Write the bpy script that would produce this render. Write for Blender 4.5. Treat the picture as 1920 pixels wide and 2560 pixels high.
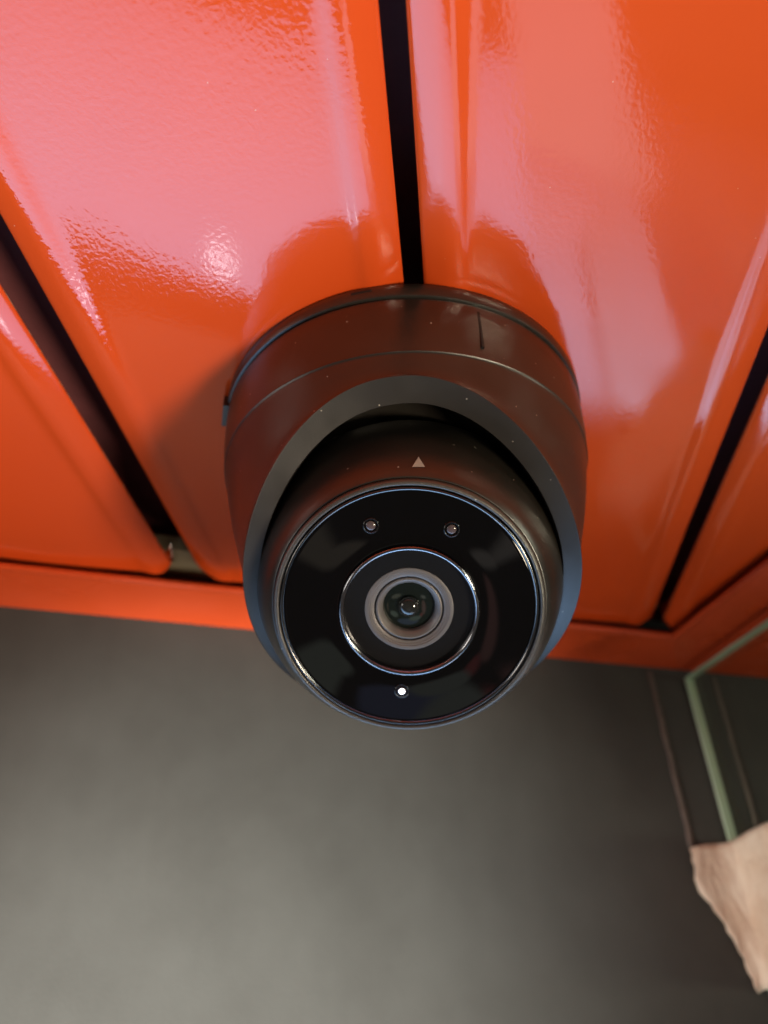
import bpy, bmesh, math, random
from mathutils import Vector, Matrix
random.seed(7)
R = math.radians
for o in list(bpy.data.objects): bpy.data.objects.remove(o)

# ---------------------------------------------------------------- frame
# working unit U = height of the ceiling face above the lens; the lens is at (0,0,Z0)
U = 0.18
Z0 = 2.20
def W(x, y, z): return Vector((x*U, y*U, Z0 + z*U))
scene = bpy.context.scene
C = scene.collection

# ---------------------------------------------------------------- camera
RX = Vector((0.99512712, 0.09479127, -0.02714092))
DN = Vector((-0.07701844, 0.57541425, -0.81422761))
FW = Vector((-0.0615644, 0.81235033, 0.579911))
cd = bpy.data.cameras.new('camera'); cam = bpy.data.objects.new('camera', cd); C.objects.link(cam)
mw = Matrix.Identity(4)
for i in range(3):
    mw[i][0] = RX[i]; mw[i][1] = -DN[i]; mw[i][2] = -FW[i]
mw.translation = Vector((0, 0, Z0)); cam.matrix_world = mw
cd.sensor_fit = 'HORIZONTAL'; cd.sensor_width = 36; cd.lens = 36.056
cd.clip_start = 0.01; cd.clip_end = 60
cd.dof.use_dof = True; cd.dof.focus_distance = 0.192; cd.dof.aperture_fstop = 12.0
scene.camera = cam

# ---------------------------------------------------------------- world, lamps, exposure
wd = bpy.data.worlds.new('World'); scene.world = wd; wd.use_nodes = True
bg = wd.node_tree.nodes['Background']; bg.inputs[0].default_value = (1.0, .90, .80, 1); bg.inputs[1].default_value = 0.075
vs = scene.view_settings; vs.view_transform = 'Standard'; vs.look = 'None'; vs.exposure = 0; vs.gamma = 1
EW = Vector((.937, .349, 0)).normalized()      # along the wall, to the right
NW = Vector((-.349, .937, 0)).normalized()     # into the wall
WC = 1.9327                                    # wall plane: NW . p = WC
PC = 1.512                                     # glass plane: EW . p = PC
def WP(a, n, z): # wall frame -> world (a along the wall, n depth towards the wall)
    p = EW*a + NW*n; return W(p.x, p.y, z)
def area(name, loc, look, sx, sy, col, radiance, shape='RECTANGLE', spread=180):
    l = bpy.data.lights.new(name, 'AREA'); l.shape = shape; l.size = sx; l.size_y = sy
    A = sx*sy*(math.pi/4 if shape in ('ELLIPSE', 'DISK') else 1)
    l.energy = radiance*math.pi*A; l.color = col; l.spread = R(spread)
    o = bpy.data.objects.new(name, l); C.objects.link(o); o.location = loc
    o.rotation_euler = (look - loc).to_track_quat('-Z', 'Y').to_euler()
    return o
def spot(name, loc, look, power, angle, blend, radius, col):
    l = bpy.data.lights.new(name, 'SPOT'); l.energy = power; l.spot_size = R(angle); l.spot_blend = blend; l.shadow_soft_size = radius; l.color = col
    o = bpy.data.objects.new(name, l); C.objects.link(o); o.location = loc
    o.rotation_euler = (look - loc).to_track_quat('-Z', 'Y').to_euler(); return o
# daylight through the door opening under the wall panel
def opening(name, a0, a1, z0, z1, col, rad, spread=160):
    c = WP((a0+a1)/2, WC + .06, (z0+z1)/2); area(name, c, c - NW, (a1-a0)*U, (z1-z0)*U, col, rad, 'RECTANGLE', spread)
opening('door_light', -3.0, 1.2, -3.0, -.46, (.36, .62, 1.0), 6.6, 150)
opening('door_light', 1.2, 2.15, -2.0, -.13, (.50, .68, 1.0), 6.2, 138)
opening('door_light', 1.2, 2.35, -5.2, -2.0, (.70, .82, 1.0), 3.0, 168)
opening('side_light', 2.75, 4.6, -5.0, -.4, (.80, .86, 1.0), .8, 140)
# warm room lamps: right of the device, and front left behind the lens
spot('room_lamp_warm', W(6.0, -2.7, -6.2), W(-.45, -.45, 1.0), 138, 28, .40, .19, (1.0, .83, .62))
c = WP(-9.0, .2, -2.2); area('room_lamp_neutral', c, WP(1.5, 1.8, .3), .6, .6, (1.0, .93, .84), 5, 'DISK')
spot('tape_fill_spot', WP(-6, -.5, -1.5), WP(1.5, 1.8, .25), 50, 8, .5, .04, (1.0, .95, .88))  # added fill with no real source, brightens the masking tape
# ceiling light further along the room, seen by the flank of the device
c = W(16, -3, .3); area('ceiling_light', c, W(0, 1.1, .8), .7, .5, (1.0, .92, .74), 17, 'ELLIPSE')
# small lamp in the door head
c = WP(-.05, WC + .05, -.62); area('door_head_lamp', c, c - NW + Vector((0, 0, .5)), .12*U, .08*U, (.9, .95, 1.0), 12)
# added dim lamps far below, only to put faint reflections in the front glass
for (x, y, sx, sy, col, L) in ((-1.35, -.30, .40, .30, (.8, .9, .75), .8), (-1.10, -1.90, .45, .22, (1, .85, .65), .7), (1.05, -1.65, .26, .16, (1, .9, .8), .9),
                               (.90, -.72, .18, .60, (1, .45, .40), .8), (.22, .12, .42, .26, (.75, .85, .75), .8), (.66, -.12, .12, .2, (1, .2, .2), 1.0), (-2.2, -.9, .2, .5, (1, .6, .4), .5), (-.35, .55, .8, .5, (.45, .55, 1), .6)):
    c = W(x, y, -8); area('glass_reflection_fill', c, c + Vector((0, 0, 1)), sx*U*2.1, sy*U*2.1, col, L*.45, 'ELLIPSE')
# added spot brightening the lower wall, so that its top reads as shaded
spot('wall_fill_spot', W(-1.6, -3.0, -6.5), WP(-.25, WC, -.90), 720, 17, 1.0, .05, (1.0, 1.0, .94))

# ---------------------------------------------------------------- materials
def mat(name): 
    m = bpy.data.materials.new(name); m.use_nodes = True; nt = m.node_tree
    return m, nt, nt.nodes['Principled BSDF']
def nd(nt, t, **k):
    n = nt.nodes.new(t)
    for a, v in k.items():
        if a in n.inputs: n.inputs[a].default_value = v
        else: setattr(n, a, v)
    return n
def noise(nt, scale, detail=2, rough=.5, vec=None, dist=0):
    n = nd(nt, 'ShaderNodeTexNoise'); n.inputs['Scale'].default_value = scale; n.inputs['Detail'].default_value = detail
    n.inputs['Roughness'].default_value = rough; n.inputs['Distortion'].default_value = dist
    if vec: nt.links.new(vec, n.inputs['Vector'])
    return n
def ramp(nt, src, a, b, ca, cb):
    r = nd(nt, 'ShaderNodeValToRGB'); e = r.color_ramp.elements
    e[0].position = a; e[0].color = ca; e[1].position = b; e[1].color = cb
    nt.links.new(src, r.inputs[0]); return r
def g4(v): return (v, v, v, 1)
def coords(nt): return nd(nt, 'ShaderNodeTexCoord').outputs['Object']
def scaled(nt, vec, s):
    m = nd(nt, 'ShaderNodeMapping'); m.inputs['Scale'].default_value = s; nt.links.new(vec, m.inputs['Vector']); return m.outputs[0]
def bump(nt, h, strength, dist, prev=None):
    b = nd(nt, 'ShaderNodeBump'); b.inputs['Strength'].default_value = strength; b.inputs['Distance'].default_value = dist
    nt.links.new(h, b.inputs['Height'])
    if prev: nt.links.new(prev, b.inputs['Normal'])
    return b.outputs[0]

def specks(nt, v, scale, thresh, base, dust, size=.10):
    """scattered tiny dust grains over a base colour"""
    vo = nd(nt, 'ShaderNodeTexVoronoi'); vo.inputs['Scale'].default_value = scale; vo.inputs['Randomness'].default_value = 1
    nt.links.new(v, vo.inputs['Vector'])
    near = nd(nt, 'ShaderNodeMath', operation='LESS_THAN'); nt.links.new(vo.outputs['Distance'], near.inputs[0]); near.inputs[1].default_value = size
    sep = nd(nt, 'ShaderNodeSeparateColor'); nt.links.new(vo.outputs['Color'], sep.inputs[0])
    pick = nd(nt, 'ShaderNodeMath', operation='GREATER_THAN'); nt.links.new(sep.outputs[0], pick.inputs[0]); pick.inputs[1].default_value = thresh
    mu = nd(nt, 'ShaderNodeMath', operation='MULTIPLY'); nt.links.new(near.outputs[0], mu.inputs[0]); nt.links.new(pick.outputs[0], mu.inputs[1])
    mx = nd(nt, 'ShaderNodeMix', data_type='RGBA'); nt.links.new(mu.outputs[0], mx.inputs[0])
    if isinstance(base, tuple): mx.inputs[6].default_value = base
    else: nt.links.new(base, mx.inputs[6])
    mx.inputs[7].default_value = dust
    return mx.outputs[2], mu.outputs[0]

def orange(name, col, rough, peel, gloss=.5, wave=.05):
    m, nt, p = mat(name); v = coords(nt)
    n1 = noise(nt, 14, 3, .55, v)
    c1 = ramp(nt, n1.outputs[0], .3, .7, (col[0]*.94, col[1]*.90, col[2]*.9, 1), (col[0], col[1], col[2], 1))
    cs, _ = specks(nt, v, 330, .95, c1.outputs[0], (.78, .34, .20, 1), .055)
    nt.links.new(cs, p.inputs['Base Color'])
    p.inputs['Specular IOR Level'].default_value = gloss
    n2 = noise(nt, 22, 2, .5, v)
    rr = ramp(nt, n2.outputs[0], .35, .7, g4(rough*.55), g4(rough*2.1)); nt.links.new(rr.outputs[0], p.inputs['Roughness'])
    # orange peel, stronger in some areas than in others
    pe = noise(nt, 850, 1, .4, scaled(nt, v, (1, .8, 1)), .3)
    am = noise(nt, 16, 1, .5, v); ar = ramp(nt, am.outputs[0], .38, .66, g4(.35), g4(1))
    mu = nd(nt, 'ShaderNodeMath', operation='MULTIPLY'); nt.links.new(pe.outputs[0], mu.inputs[0]); nt.links.new(ar.outputs[0], mu.inputs[1])
    b1 = bump(nt, mu.outputs[0], peel, .0006)
    wv = noise(nt, 17, 1, .5, v); b2 = bump(nt, wv.outputs[0], wave, .004, b1)
    nt.links.new(b2, p.inputs['Normal'])
    return m
M_slat = orange('gloss_orange_paint', (.75, .082, .013), .075, .05, .48)
M_slat2 = orange('pitted_orange_paint', (.75, .082, .013), .055, .10, .5)
m, nt, p = mat('worn_edge_paint'); v = coords(nt); n1 = noise(nt, 420, 4, .7, v)
c1 = ramp(nt, n1.outputs[0], .46, .56, (.62, .085, .02, 1), (.60, .42, .32, 1)); nt.links.new(c1.outputs[0], p.inputs['Base Color']); p.inputs['Roughness'].default_value = .5; M_worn = m
M_trim = orange('satin_orange_paint', (.64, .074, .016), .34, .10, .4)

def plastic(name, col, rough, fine=.25, grain=2600):
    m, nt, p = mat(name); v = coords(nt)
    n1 = noise(nt, 60, 3, .6, v)
    c1 = ramp(nt, n1.outputs[0], .3, .7, (col[0]*.85, col[1]*.85, col[2]*.85, 1), (col[0]*1.12, col[1]*1.12, col[2]*1.12, 1))
    cs, _ = specks(nt, v, 520, .90, c1.outputs[0], (.42, .36, .30, 1), .11); nt.links.new(cs, p.inputs['Base Color'])
    rr = ramp(nt, n1.outputs[0], .3, .75, g4(rough*.9), g4(rough*1.15)); nt.links.new(rr.outputs[0], p.inputs['Roughness'])
    n2 = noise(nt, grain, 2, .6, v); nt.links.new(bump(nt, n2.outputs[0], fine, .00012), p.inputs['Normal'])
    p.inputs['Specular IOR Level'].default_value = .9
    return m
M_body = plastic('dark_bronze_paint', (.021, .0165, .0135), .33)
M_ball = plastic('ball_paint', (.021, .017, .0135), .32)
M_bezel = plastic('bezel_paint', (.060, .052, .046), .34, .7)

def simple(name, col, rough, metal=0, spec=.5, grain=None):
    m, nt, p = mat(name); v = coords(nt)
    n1 = noise(nt, grain or 90, 3, .6, v)
    c1 = ramp(nt, n1.outputs[0], .3, .7, (col[0]*.88, col[1]*.88, col[2]*.88, 1), (col[0]*1.08, col[1]*1.08, col[2]*1.08, 1))
    nt.links.new(c1.outputs[0], p.inputs['Base Color'])
    p.inputs['Roughness'].default_value = rough; p.inputs['Metallic'].default_value = metal; p.inputs['Specular IOR Level'].default_value = spec
    return m
M_glassblack = simple('gloss_black_front', (.002, .0016, .0018), .03, 0, .42)
M_lensblack = simple('lens_barrel_black', (.006, .006, .007), .25)
M_ring = simple('polished_ring', (.34, .34, .36), .12, 1, .5)
M_rim = simple('dark_gloss_rim', (.17, .165, .165), .16, 1, .5)
M_grey = simple('grey_lens_ring', (.165, .148, .146), .42, .25)
M_groove = simple('groove_black', (.006, .005, .005), .7)
M_dark = simple('plenum_black', (.15, .04, .045), .8)
M_rail = simple('galvanised_rail', (.20, .16, .10), .5)
M_mark = simple('printed_mark', (.42, .40, .36), .6)
M_deep = simple('led_well', (.010, .009, .009), .15)

m, nt, p = mat('lens_glass'); p.inputs['Base Color'].default_value = (.006, .009, .009, 1); p.inputs['Roughness'].default_value = .02
p.inputs['IOR'].default_value = 1.7; p.inputs['Coat Weight'].default_value = .5; p.inputs['Coat Tint'].default_value = (.75, 1, .85, 1); M_lens = m
m, nt, p = mat('lens_inner'); p.inputs['Base Color'].default_value = (.018, .018, .016, 1); p.inputs['Roughness'].default_value = .06; p.inputs['IOR'].default_value = 1.6; M_lens2 = m
m, nt, p = mat('clear_led'); p.inputs['Base Color'].default_value = (.10, .07, .07, 1); p.inputs['Roughness'].default_value = .05; M_led = m
m, nt, p = mat('lit_led'); p.inputs['Base Color'].default_value = (.9, .9, .9, 1); p.inputs['Emission Color'].default_value = (.86, .90, 1, 1); p.inputs['Emission Strength'].default_value = 6; M_lit = m

# wall board
m, nt, p = mat('grey_wall_board'); v = coords(nt)
n1 = noise(nt, 10, 6, .65, v); n2 = noise(nt, 30, 4, .6, scaled(nt, v, (1, 1, .10)))
c1 = ramp(nt, n1.outputs[0], .3, .72, (.054, .053, .048, 1), (.076, .076, .070, 1))
c2 = ramp(nt, n2.outputs[0], .35, .75, g4(.96), g4(1.05))
mx = nd(nt, 'ShaderNodeMix', data_type='RGBA', blend_type='MULTIPLY'); mx.inputs[0].default_value = 1
nt.links.new(c1.outputs[0], mx.inputs[6]); nt.links.new(c2.outputs[0], mx.inputs[7])
nt.links.new(mx.outputs[2], p.inputs['Base Color'])
p.inputs['Roughness'].default_value = .7; p.inputs['Specular IOR Level'].default_value = .12
n3 = noise(nt, 700, 3, .6, v); nt.links.new(bump(nt, n3.outputs[0], .12, .0004), p.inputs['Normal']); M_wall = m
M_seal = simple('brown_sealant', (.125, .095, .08), .6, 0, .4, 200)
# clear glass: a see-through sheet with a real (fresnel) mirror
m = bpy.data.materials.new('clear_glass'); m.use_nodes = True; nt = m.node_tree; nt.nodes.clear()
out = nd(nt, 'ShaderNodeOutputMaterial'); tr = nd(nt, 'ShaderNodeBsdfTransparent'); tr.inputs[0].default_value = (.93, .97, .94, 1)
gl = nd(nt, 'ShaderNodeBsdfGlossy'); gl.inputs['Roughness'].default_value = .01
fr = nd(nt, 'ShaderNodeFresnel')
ge = nd(nt, 'ShaderNodeNewGeometry'); mm = nd(nt, 'ShaderNodeMix', data_type='FLOAT'); mm.inputs[2].default_value = 1.5; mm.inputs[3].default_value = 1/1.5
nt.links.new(ge.outputs['Backfacing'], mm.inputs[0]); nt.links.new(mm.outputs[0], fr.inputs['IOR'])
ms = nd(nt, 'ShaderNodeMixShader')
nt.links.new(fr.outputs[0], ms.inputs[0]); nt.links.new(tr.outputs[0], ms.inputs[1]); nt.links.new(gl.outputs[0], ms.inputs[2]); nt.links.new(ms.outputs[0], out.inputs[0]); M_glass = m
m, nt, p = mat('green_glass_edge'); p.inputs['Base Color'].default_value = (.50, .60, .46, 1); p.inputs['Roughness'].default_value = .25
p.inputs['Subsurface Weight'].default_value = .3; p.inputs['Subsurface Radius'].default_value = (.004, .006, .004); M_gedge = m
# masking tape
m, nt, p = mat('masking_tape'); v = coords(nt)
n1 = noise(nt, 55, 4, .6, v); c1 = ramp(nt, n1.outputs[0], .3, .7, (.70, .52, .38, 1), (.88, .76, .62, 1)); nt.links.new(c1.outputs[0], p.inputs['Base Color'])
p.inputs['Roughness'].default_value = .55
n2 = noise(nt, 150, 4, .6, scaled(nt, v, (1, 1, .4)), 1); nt.links.new(bump(nt, n2.outputs[0], .8, .003), p.inputs['Normal']); tl = nd(nt, 'ShaderNodeBsdfTranslucent'); nt.links.new(c1.outputs[0], tl.inputs[0]); mt_ = nd(nt, 'ShaderNodeMixShader'); mt_.inputs[0].default_value = .15
nt.links.new(p.outputs[0], mt_.inputs[1]); nt.links.new(tl.outputs[0], mt_.inputs[2]); nt.links.new(mt_.outputs[0], nt.nodes['Material Output'].inputs[0]); M_tape = m

# ---------------------------------------------------------------- mesh helpers
def link(name, me, mt, parent=None, smooth=True, auto=None):
    o = bpy.data.objects.new(name, me); C.objects.link(o)
    me.materials.append(mt)
    for pl in me.polygons: pl.use_smooth = smooth
    if smooth and auto is not None: me.set_sharp_from_angle(angle=R(auto))
    if parent is not None:
        o.parent = parent; o.location = -parent_origin(parent)
    return o
def parent_origin(o):
    v = Vector(o.location)
    while o.parent is not None: o = o.parent; v = v + o.location
    return v
def mesh(name, vs_, fs):
    me = bpy.data.meshes.new(name); me.from_pydata([tuple(v) for v in vs_], [], fs); me.validate()
    bm = bmesh.new(); bm.from_mesh(me); bmesh.ops.recalc_face_normals(bm, faces=bm.faces); bm.to_mesh(me); bm.free(); return me
def empty(name, loc, label, cat, kind=None):
    o = bpy.data.objects.new(name, None); C.objects.link(o); o.location = loc; o.empty_display_size = .02
    tag(o, label, cat, kind); return o
def tag(o, label=None, cat=None, kind=None, group=None):
    if label: o['label'] = label
    if cat: o['category'] = cat
    if kind: o['kind'] = kind
    if group: o['group'] = group
def rings_mesh(name, rings, close=True, cap0=False, cap1=False):
    n = len(rings[0]); V = [p for r in rings for p in r]; F = []
    for i in range(len(rings)-1):
        for j in range(n if close else n-1):
            k = (j+1) % n; F.append((i*n+j, i*n+k, (i+1)*n+k, (i+1)*n+j))
    if cap0: F.append(tuple(range(n))[::-1])
    if cap1: F.append(tuple((len(rings)-1)*n+j for j in range(n)))
    return mesh(name, V, F)
def box(name, corners8):
    return mesh(name, corners8, [(0,1,2,3),(7,6,5,4),(0,4,5,1),(1,5,6,2),(2,6,7,3),(3,7,4,0)])
def prism(name, poly, offset):
    n = len(poly); V = list(poly) + [p+offset for p in poly]
    F = [tuple(range(n)), tuple(range(2*n-1, n-1, -1))] + [(i, (i+1) % n, n+(i+1) % n, n+i) for i in range(n)]
    return mesh(name, V, F)
def bevel(o, w, seg=2, ang=40):
    b = o.modifiers.new('bevel', 'BEVEL'); b.width = w; b.segments = seg; b.limit_method = 'ANGLE'; b.angle_limit = R(ang)

# ---------------------------------------------------------------- ceiling of long orange slats
ceil_o = link('ceiling', box('ceiling', [W(-4, -5, 1.14), W(4, -5, 1.14), W(4, 5, 1.14), W(-4, 5, 1.14), W(-4, -5, 1.20), W(4, -5, 1.20), W(4, 5, 1.20), W(-4, 5, 1.20)]), M_dark, smooth=False)
tag(ceil_o, 'dark ceiling void behind the glossy orange slats', 'ceiling', 'structure')
TW, TP = .205, .155                              # flange widths of the wall trim and of the glass trim
def wall_y(x, n): return (n + .349*x)/.937       # y of a line parallel to the wall at depth n
def pane_y(x, a): return (a - .937*x)/.349       # y of a line parallel to the glass at offset a
def slat_profile(x0, x1):
    e = [(.075, .055), (.030, .036), (.004, .0170), (.0006, .0150), (.0, .0125), (.0012, .0100), (.006, .0074), (.014, .0042), (.024, .0010), (.033, -.0016), (.040, -.0028), (.048, -.0033), (.055, -.0033), (.061, -.0026), (.067, -.0011), (.073, .0), (.083, .0003), (.092, .0)]
    L = [(x0+a, z) for a, z in e]; Rr = [(x1-a, z) for a, z in reversed(e)]
    w = x1-x0; mid = [(x0+.092+(w-.184)*k/8, -.0045*math.sin(math.pi*k/8)) for k in range(1, 8)]
    return L + mid + Rr
def slat(x0, x1, beyond=False):
    prof = slat_profile(x0, x1); rings = []
    st = [0, .15, .3, .5, .7, .85]
    for (x, z) in prof:
        edge = max(0, min(x-x0, x1-x))
        near = -4.0; far = wall_y(x, WC-TW+.013)
        if not beyond: far = min(far, pane_y(x, PC-TP+.010))
        else: near = max(near, pane_y(x, PC+.20))
        if far-near < .02: far = near+.02
        rc = .045*max(0, 1-edge/.045)**2         # rounded end corners
        far -= rc
        L = max(far-near, .05); col = [(near+L*.97*t/.85, 0) for t in st]
        col = [(y, dz) for y, dz in col if y < far-.05] or [(near, 0)]
        while len(col) < 6: col.insert(0, (col[0][0]-.001, 0))
        col += [(far-.020, 0), (far-.010, .0015), (far-.005, .004), (far-.001, .008), (far, .014), (far-.03, .04)]
        rings.append([W(x, y, 1+z+dz) for y, dz in col])
    return rings_mesh('slat', rings, close=False)
def worn(o):
    o.data.materials.append(M_worn); cnt = 11       # quads per profile step
    np_ = len(o.data.polygons)//cnt
    for k in (3, np_-4):
        for f in range(k*cnt, k*cnt+cnt): o.data.polygons[f].material_index = 1
for x0, x1 in ((-2.46, -1.88), (-1.83, -1.255), (-1.21, -.650), (-.588, -.016), (.016, .602), (.640, 1.22), (1.26, 1.84), (1.88, 2.46)):
    o = link('slat', slat(x0, x1), M_slat2 if -.7 < x0 < 0 else M_slat, ceil_o, True, 50); worn(o)
for x0, x1 in ((.75, 1.22), (1.26, 1.84), (1.88, 2.46)):
    o = link('slat', slat(x0, x1, True), M_slat, ceil_o, True, 50)
# the carrier rail seen at the end of the gap
def along_box(name, a0, a1, n0, n1, z0, z1):
    return box(name, [WP(a0, n0, z0), WP(a1, n0, z0), WP(a1, n1, z0), WP(a0, n1, z0), WP(a0, n0, z1), WP(a1, n0, z1), WP(a1, n1, z1), WP(a0, n1, z1)])
o = link('carrier_rail', along_box('carrier_rail', -2.5, 1.3, WC-.25, WC-.12, 1.045, 1.085), M_rail, ceil_o, False)

# ---------------------------------------------------------------- wall, trims
w = link('wall', along_box('wall', -4, 4.2, WC, WC+.25, -.10, 1.215), M_wall, smooth=False); tag(w, 'dark grey matt wall panel below the orange trim', 'wall', 'structure')
def bead(name, a, wd_, pts, parent):
    rings = []
    for i, z in enumerate(pts):
        ww = wd_*(.8+.45*random.random()); aa = a + random.uniform(-.0018, .0018)
        rings.append([WP(aa-ww, WC+.003, z), WP(aa-ww*.5, WC-.006, z), WP(aa+ww*.5, WC-.006, z), WP(aa+ww, WC+.003, z)])
    return link(name, rings_mesh(name, rings), M_seal, parent)
zz = [.958-.02*i for i in range(27)]
bead('sealant_line', 1.395, .009, zz, w); bead('sealant_line', 1.622, .008, zz, w)

def trim_mesh(name, prof, p0, p1):
    """sweep a 2D profile (depth, height) along a straight run; p0/p1 map (depth) to world"""
    return rings_mesh(name, [[p0(d, z) for d, z in prof], [p1(d, z) for d, z in prof]], cap0=True, cap1=True)
def flange(wid):   # L section: horizontal flange with a rolled free edge, and an upstand
    zb = .972
    return [(0, zb), (wid-.03, zb), (wid-.022, zb+.0015), (wid-.015, zb-.003), (wid-.007, zb-.003), (wid-.0015, zb+.001), (wid, zb+.006), (wid-.002, zb+.012), (wid-.01, zb+.014), (.012, zb+.014), (.012, 1.10), (0, 1.10)]
r0 = WP(0, WC-.001, .972)
wt = empty('wall_trim', WP(.3, WC, .972), 'long orange angle trim running along the top of the grey wall', 'trim')
pf = flange(TW)
a_end = lambda d: PC - .002
me = trim_mesh('flange', pf, lambda d, z: WP(-4, WC-.002-d, z), lambda d, z: WP(PC-.003-min(d, TW)*TP/TW, WC-.002-d, z))
link('flange', me, M_trim, wt, True, 35)
wt2 = empty('wall_trim', WP(2.3, WC, .972), 'orange angle trim behind the glass pane at right edge', 'trim')
me = trim_mesh('flange', pf, lambda d, z: WP(PC+.003+min(d, TW)*TP/TW, WC-.002-d, z), lambda d, z: WP(4.2, WC-.002-d, z)); link('flange', me, M_trim, wt2, True, 35)
gt = empty('glass_trim', WP(PC, 1.3, .972), 'orange angle trim running along the ceiling above the glass pane', 'trim')
pf2 = flange(TP)
me = trim_mesh('flange', pf2, lambda d, z: WP(PC-.003-d, -1.6, z), lambda d, z: WP(PC-.003-d, WC-.003-min(d, TP)*TW/TP, z)); link('flange', me, M_trim, gt, True, 35)
me = trim_mesh('flange', pf2, lambda d, z: WP(PC+.003+d, -1.6, z), lambda d, z: WP(PC+.003+d, WC-.003-min(d, TP)*TW/TP, z)); link('flange', me, M_trim, gt, True, 35)

# ---------------------------------------------------------------- glass pane
GT = .027
gp = empty('glass_pane', WP(PC+GT/2, 1.0, -1.2), 'clear glass pane with green edges standing against the wall at right', 'glass')
ZT = .944
link('pane', along_box('pane', PC, PC+GT, -1.6, WC-.012, -1.2, ZT-.006), M_glass, gp, False)
o = link('edge', along_box('edge', PC-.0005, PC+GT+.0005, -1.6, WC-.004, ZT-.005, ZT), M_gedge, gp, False); bevel(o, .0003)
o = link('edge', along_box('edge', PC-.0005, PC+GT+.0005, WC-.0115, WC-.004, -1.2, ZT-.0055), M_gedge, gp, False); bevel(o, .0003)

# ---------------------------------------------------------------- masking tape, part on the wall, part on the glass
def tape():
    rows = []   # (z top .. bottom) each: list of world points from the wall end to the glass end
    nz = 22
    def left(t):      # left outline on the wall, t 0 top .. 1 bottom
        pts = [(0, 1.384), (.29, 1.375), (.40, 1.398), (.55, 1.434), (.62, 1.440), (.80, 1.462), (1, 1.476)]
        for (t0, a0), (t1, a1) in zip(pts, pts[1:]):
            if t <= t1: return a0 + (a1-a0)*(t-t0)/(t1-t0)
        return pts[-1][1]
    for i in range(nz+1):
        t = i/nz; row = []
        la = left(t) + .003*math.sin(i*2.3)
        for k in range(6):
            s = k/5; a = la + (PC-.012-la)*s
            ztop = .442 + .020*s + .004*math.sin(s*5); zbot = .108+.010*s
            bulge = .004 + .006*abs(math.sin(3*s+i*.5)) + .02*s**4
            row.append(WP(a, WC-bulge, ztop+(zbot-ztop)*t))
        for k in range(10):
            s = k/9; n = WC-.035-.62*s
            ztop = .462 + .012*math.sin(s*6) - .01*s; zbot = .118 + .06*s
            row.append(WP(PC-.005-.005*abs(math.sin(4*s+i*.4)), n, ztop+(zbot-ztop)*t))
        rows.append(row)
    return rings_mesh('masking_tape', rows, close=False)
o = link('masking_tape', tape(), M_tape, None, True); tag(o, 'torn piece of tan masking tape joining glass pane and grey wall', 'tape')
sd = o.modifiers.new('thick', 'SOLIDIFY'); sd.thickness = .0003; sd.offset = 0

# ---------------------------------------------------------------- the turret security camera
XC, YC = -.0428, 1.114
root = empty('security_camera', W(XC, YC, 1.0), 'dark bronze turret security camera mounted on the orange slat ceiling', 'security camera')
N = 192
def ring(r, z, cx=XC, cy=YC): return [W(cx+r*math.cos(2*math.pi*i/N), cy+r*math.sin(2*math.pi*i/N), z) for i in range(N)]
bp = [(.300, .9995), (.330, .9995), (.3335, .996), (.3345, .985), (.3342, .974), (.3325, .970), (.328, .9685), (.300, .9685)]
o = link('base_plate', rings_mesh('base_plate', [ring(r, z) for r, z in bp], cap0=True, cap1=True), M_body, root, True, 40)
# housing: turned profile above, cut by the sloping mouth below
RZ = [(.4, .17), (.5, .230), (.54, .2475), (.58, .262), (.62, .2755), (.66, .2865), (.70, .2958), (.74, .3040), (.78, .3112), (.82, .3178), (.852, .3240), (.885, .3285)]
def rz(z):
    if z >= RZ[-1][0]: return RZ[-1][1]
    for (z0, r0_), (z1, r1_) in zip(RZ, RZ[1:]):
        if z <= z1: return r0_+(r1_-r0_)*(z-z0)/(z1-z0)
def zmouth(x, y):
    q = y-1.1
    return -1.1103*q**3+.6959*q**2-.4311*q+.5870 + .085*max(0, x-XC)
mouth = []
for i in range(N):
    th = 2*math.pi*i/N; z = .7
    for _ in range(220):
        r = rz(z); z = .7*z+.3*zmouth(XC+r*math.cos(th), YC+r*math.sin(th))
    mouth.append((th, r, z))
# smooth the mouth curve
for _ in range(6):
    zs = [m_[2] for m_ in mouth]
    mouth = [(m_[0], m_[1], (zs[i-1]+2*zs[i]+zs[(i+1) % N])/4) for i, m_ in enumerate(mouth)]
mouth = [(t, rz(z), z) for t, r, z in mouth]
rs = [m_[1] for m_ in mouth]
for _ in range(6): rs = [(rs[i-1]+2*rs[i]+rs[(i+1) % N])/4 for i in range(N)]
mouth = [(m_[0], rs[i], m_[2]) for i, m_ in enumerate(mouth)]
ZC = .852
rings = [ring(.300, .9655), ring(.3265, .9655), ring(.3295, .9645), ring(.3308, .961), ring(.3306, .93), ring(.3292, .89), ring(rz(ZC+.008)+.0003, ZC+.008), ring(rz(ZC+.003)+.0003, ZC+.003), ring(rz(ZC+.0015)+.0004, ZC+.0018), ring(rz(ZC)+.0016, ZC+.0010), ring(rz(ZC)+.0017, ZC), ring(rz(ZC)+.0002, ZC-.0012), ring(rz(ZC-.003), ZC-.0028)]
K = 14
for k in range(1, K+1):
    t = k/K; rr_ = []
    for th, r, z in mouth:
        zz_ = (ZC-.003)+(z+.0015-(ZC-.003))*t
        rad = rz(zz_)
        rad = rad*(1-t**3)+ (r)*t**3
        rr_.append(W(XC+rad*math.cos(th), YC+rad*math.sin(th), zz_))
    rings.append(rr_)
P3 = [Vector((XC+r*math.cos(t), YC+r*math.sin(t), z)) for t, r, z in mouth]
cen = sum(P3, Vector())/N
MN = Vector((.02, -.62, -.785)).normalized()       # way the mouth looks
def inset(p, w_, d_):
    v = cen-p; v = v - MN*v.dot(MN); v.normalize(); return p+v*w_+MN*d_
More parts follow.
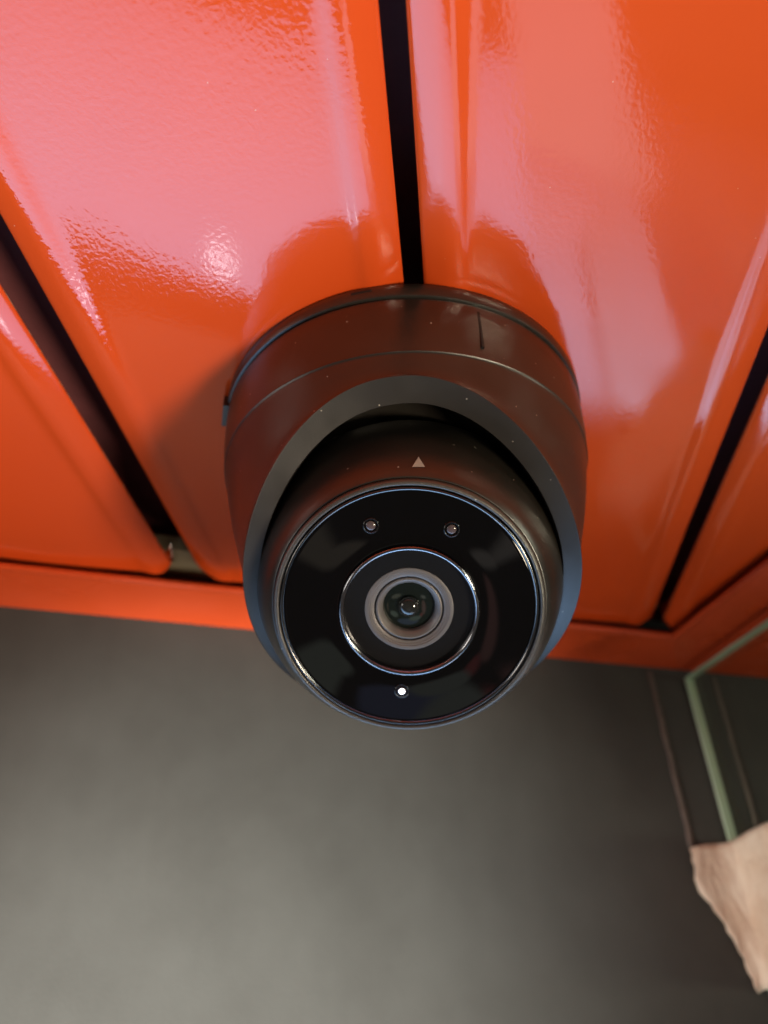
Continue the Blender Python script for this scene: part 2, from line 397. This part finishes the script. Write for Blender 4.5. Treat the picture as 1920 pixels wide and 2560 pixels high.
def WR(ps): return [W(p.x, p.y, p.z) for p in ps]
def cw(i):      # chamfer width round the mouth: widest at the top, narrow at upper left
    th = mouth[i][0]; top = max(0, -math.sin(th))**3; low = max(0, math.sin(th)); lf = max(0, -math.cos(th))**2
    return .029 + .014*top + .004*low - .004*lf
def chamfer(f, d_): return WR([inset(p, f if f < .004 else cw(i)*f/.04, d_) for i, p in enumerate(P3)])
def ch(f): return WR([inset(p, cw(i)*f, .0022-.0062*f) for i, p in enumerate(P3)])
rings += [chamfer(.0001, .0004), chamfer(.0004, .0014), chamfer(.0012, .0021), ch(.07), ch(.10), ch(.30), ch(.60), ch(.90), ch(.95), ch(.985), WR([inset(p, cw(i)*1.0, -.0050) for i, p in enumerate(P3)]), WR([inset(p, cw(i)*1.01, -.0075) for i, p in enumerate(P3)]), WR([inset(p, cw(i)*1.02, -.02) for i, p in enumerate(P3)]), WR([inset(p, cw(i)*1.2, -.12) for i, p in enumerate(P3)]), WR([inset(p, cw(i)+.09, -.16) for i, p in enumerate(P3)])]
body = link('housing', rings_mesh('housing', rings), M_body, root, True, 40)

def on_wall(px_th, z, r, w_, h_, d_, name, mt, parent):
    th = px_th; c_, s_ = math.cos(th), math.sin(th); tx, ty = -s_, c_
    pts = []
    for rr in (r-.01, r+d_):
        for (a, b) in ((-w_, -h_), (w_, -h_), (w_, h_), (-w_, h_)):
            pts.append(W(XC+rr*c_+tx*a, YC+rr*s_+ty*a, z+b))
    return link(name, box(name, pts), mt, parent, False)
# moulded split line on the band, slot in the base plate, side tab
on_wall(R(-65), .912, .3298, .0022, .040, .0012, 'split_line', M_groove, body)
on_wall(R(-97), .986, .3342, .0165, .0018, .0009, 'slot', M_groove, root)
on_wall(R(-162), .975, .3335, .028, .012, .006, 'tab', M_body, root)

# the eyeball: turned about its own axis
a_, b_ = R(37.5), R(1.5)
AN = Vector((math.sin(b_)*math.sin(a_), -math.cos(b_)*math.sin(a_), -math.cos(a_)))
E1 = Vector((math.cos(b_), math.sin(b_), 0)); E2 = E1.cross(AN); E2 = E2 if E2.z > 0 else -E2
BC = Vector((-.045, 1.028, .548))
def Q(a, b, s): p = BC+E1*a+E2*b+AN*s; return W(p.x, p.y, p.z)
def aring(r, s, n=160, ca=0, cb=0): return [Q(ca+r*math.cos(2*math.pi*i/n), cb+r*math.sin(2*math.pi*i/n), s) for i in range(n)]
def turned(name, prof, mt, parent, n=160, cap0=False, cap1=False, ang=35, ca=0, cb=0):
    return link(name, rings_mesh(name, [aring(max(r, .00005), s, n, ca, cb) for r, s in prof], cap0=cap0, cap1=cap1), mt, parent, True, ang)
SB, RB = -.16, .258
prof = [(.150, -.33), (.20, -.29), (.235, -.235), (.247, -.192), (.2525, -.176), (.2535, -.172), (.2572, -.171), (.2590, -.168), (.2588, -.164)]
for k in range(0, 13):
    s = -.160+(.153)*k/12; prof.append((math.sqrt(RB*RB-(s-SB)**2), s))
prof += [(.2066, -.0064), (.2058, -.0062), (.2046, -.0072), (.200, -.010)]
ball = turned('eyeball', prof, M_ball, root)
turned('bezel', [(.195, -.03), (.2030, -.0100), (.2046, -.0060), (.2044, -.0020), (.2034, .0012), (.2020, .0026), (.2005, .0034), (.1980, .0036), (.1968, .0030), (.1960, .0010), (.1956, -.006), (.1925, -.007), (.1925, -.012)], M_bezel, ball, ang=50)
turned('rim', [(.1942, -.010), (.1940, .0010), (.1932, .0030), (.1920, .0038), (.1904, .0034), (.1890, .0018), (.1882, .0006), (.1878, -.003)], M_rim, ball, ang=80)
front = turned('front_glass', [(.1882, -.006), (.1880, .0002), (.1870, .0006), (.1845, .0006), (.170, .0004), (.150, .0008), (.130, .0010), (.1105, .0010), (.1060, .0008), (.104, .0000), (.104, -.02)], M_glassblack, ball, ang=60)
turned('polished_ring', [(.1052, -.004), (.1052, .0050), (.1042, .0072), (.1022, .0080), (.1000, .0072), (.0985, .0050), (.0978, .0012), (.0970, -.006)], M_ring, front, ang=70)
turned('lens_window', [(.0972, -.0050), (.080, -.0058), (.0675, -.0060), (.0668, -.012)], M_lensblack, front, ang=60)
lens = turned('lens_ring', [(.0672, -.0064), (.0668, -.0054), (.0655, -.0050), (.0610, -.0051), (.0604, -.0060), (.0578, -.0062), (.0572, -.0070), (.0545, -.0074), (.0530, -.0080), (.0526, -.016), (.0505, -.016)], M_grey, front, ang=40)
turned('inner_ring', [(.0508, -.020), (.0506, -.0100), (.0498, -.0082), (.0480, -.0074), (.0465, -.0078), (.0410, -.0140), (.0400, -.0155), (.0395, -.024)], M_grey, lens, ang=40)
turned('lens_glass', [(.0402, -.026)] + [(.0400*math.cos(R(x)), -.0230+.0030*math.sin(R(x))) for x in range(5, 91, 7)], M_lens, lens, ang=80, cap1=True)
turned('lens_element', [(.0165, -.0180), (.0165, -.0150), (.0158, -.0140), (.0146, -.0142)] + [(.0146*math.cos(R(x)), -.0148+.0075*math.sin(R(x))) for x in range(10, 91, 10)], M_lens2, lens, n=64, cap1=True, ang=50)
for (la, lb, lit) in ((-.0471, .1385, 0), (.0695, .1253, 0), (-.0196, -.1341, 1)):
    lw = turned('led', [(.0122, -.0010), (.0120, .0016), (.0108, .0022), (.0098, .0014), (.0092, -.0015)], M_deep, front, n=40, ca=la, cb=lb, ang=60)
    turned('led_lens', [(.0088, -.0016)] + [(.0086*math.cos(R(x)), -.0016+.0042*math.sin(R(x))) for x in range(5, 91, 12)], M_led, lw, n=32, ca=la, cb=lb, cap1=True, ang=80)
    if lit: turned('led_chip', [(.0050, .0004)] + [(.0050*math.cos(R(x)), .0010+.0034*math.sin(R(x))) for x in range(5, 91, 15)], M_lit, lw, n=24, ca=la, cb=lb, cap1=True, ang=80)
# small printed triangle on the ball
def onball(a, b, lift=.0006):
    rr = RB+lift; return Q(a, b, SB+math.sqrt(max(rr*rr-a*a-b*b, 0)))
T = [(.0178, .2170), (.0365, .2154), (.0282, .2270)]
V, F = [], []; n_ = 8; idx = {}
for i in range(n_+1):
    for j in range(n_+1-i):
        u_, v_ = i/n_, j/n_
        a = T[0][0]*(1-u_-v_)+T[1][0]*u_+T[2][0]*v_; b = T[0][1]*(1-u_-v_)+T[1][1]*u_+T[2][1]*v_
        idx[i, j] = len(V); V.append(onball(a, b))
for i in range(n_):
    for j in range(n_-i):
        F.append((idx[i, j], idx[i+1, j], idx[i, j+1]))
        if i+j < n_-1: F.append((idx[i+1, j], idx[i+1, j+1], idx[i, j+1]))
link('triangle_mark', mesh('triangle_mark', V, F), M_mark, ball)
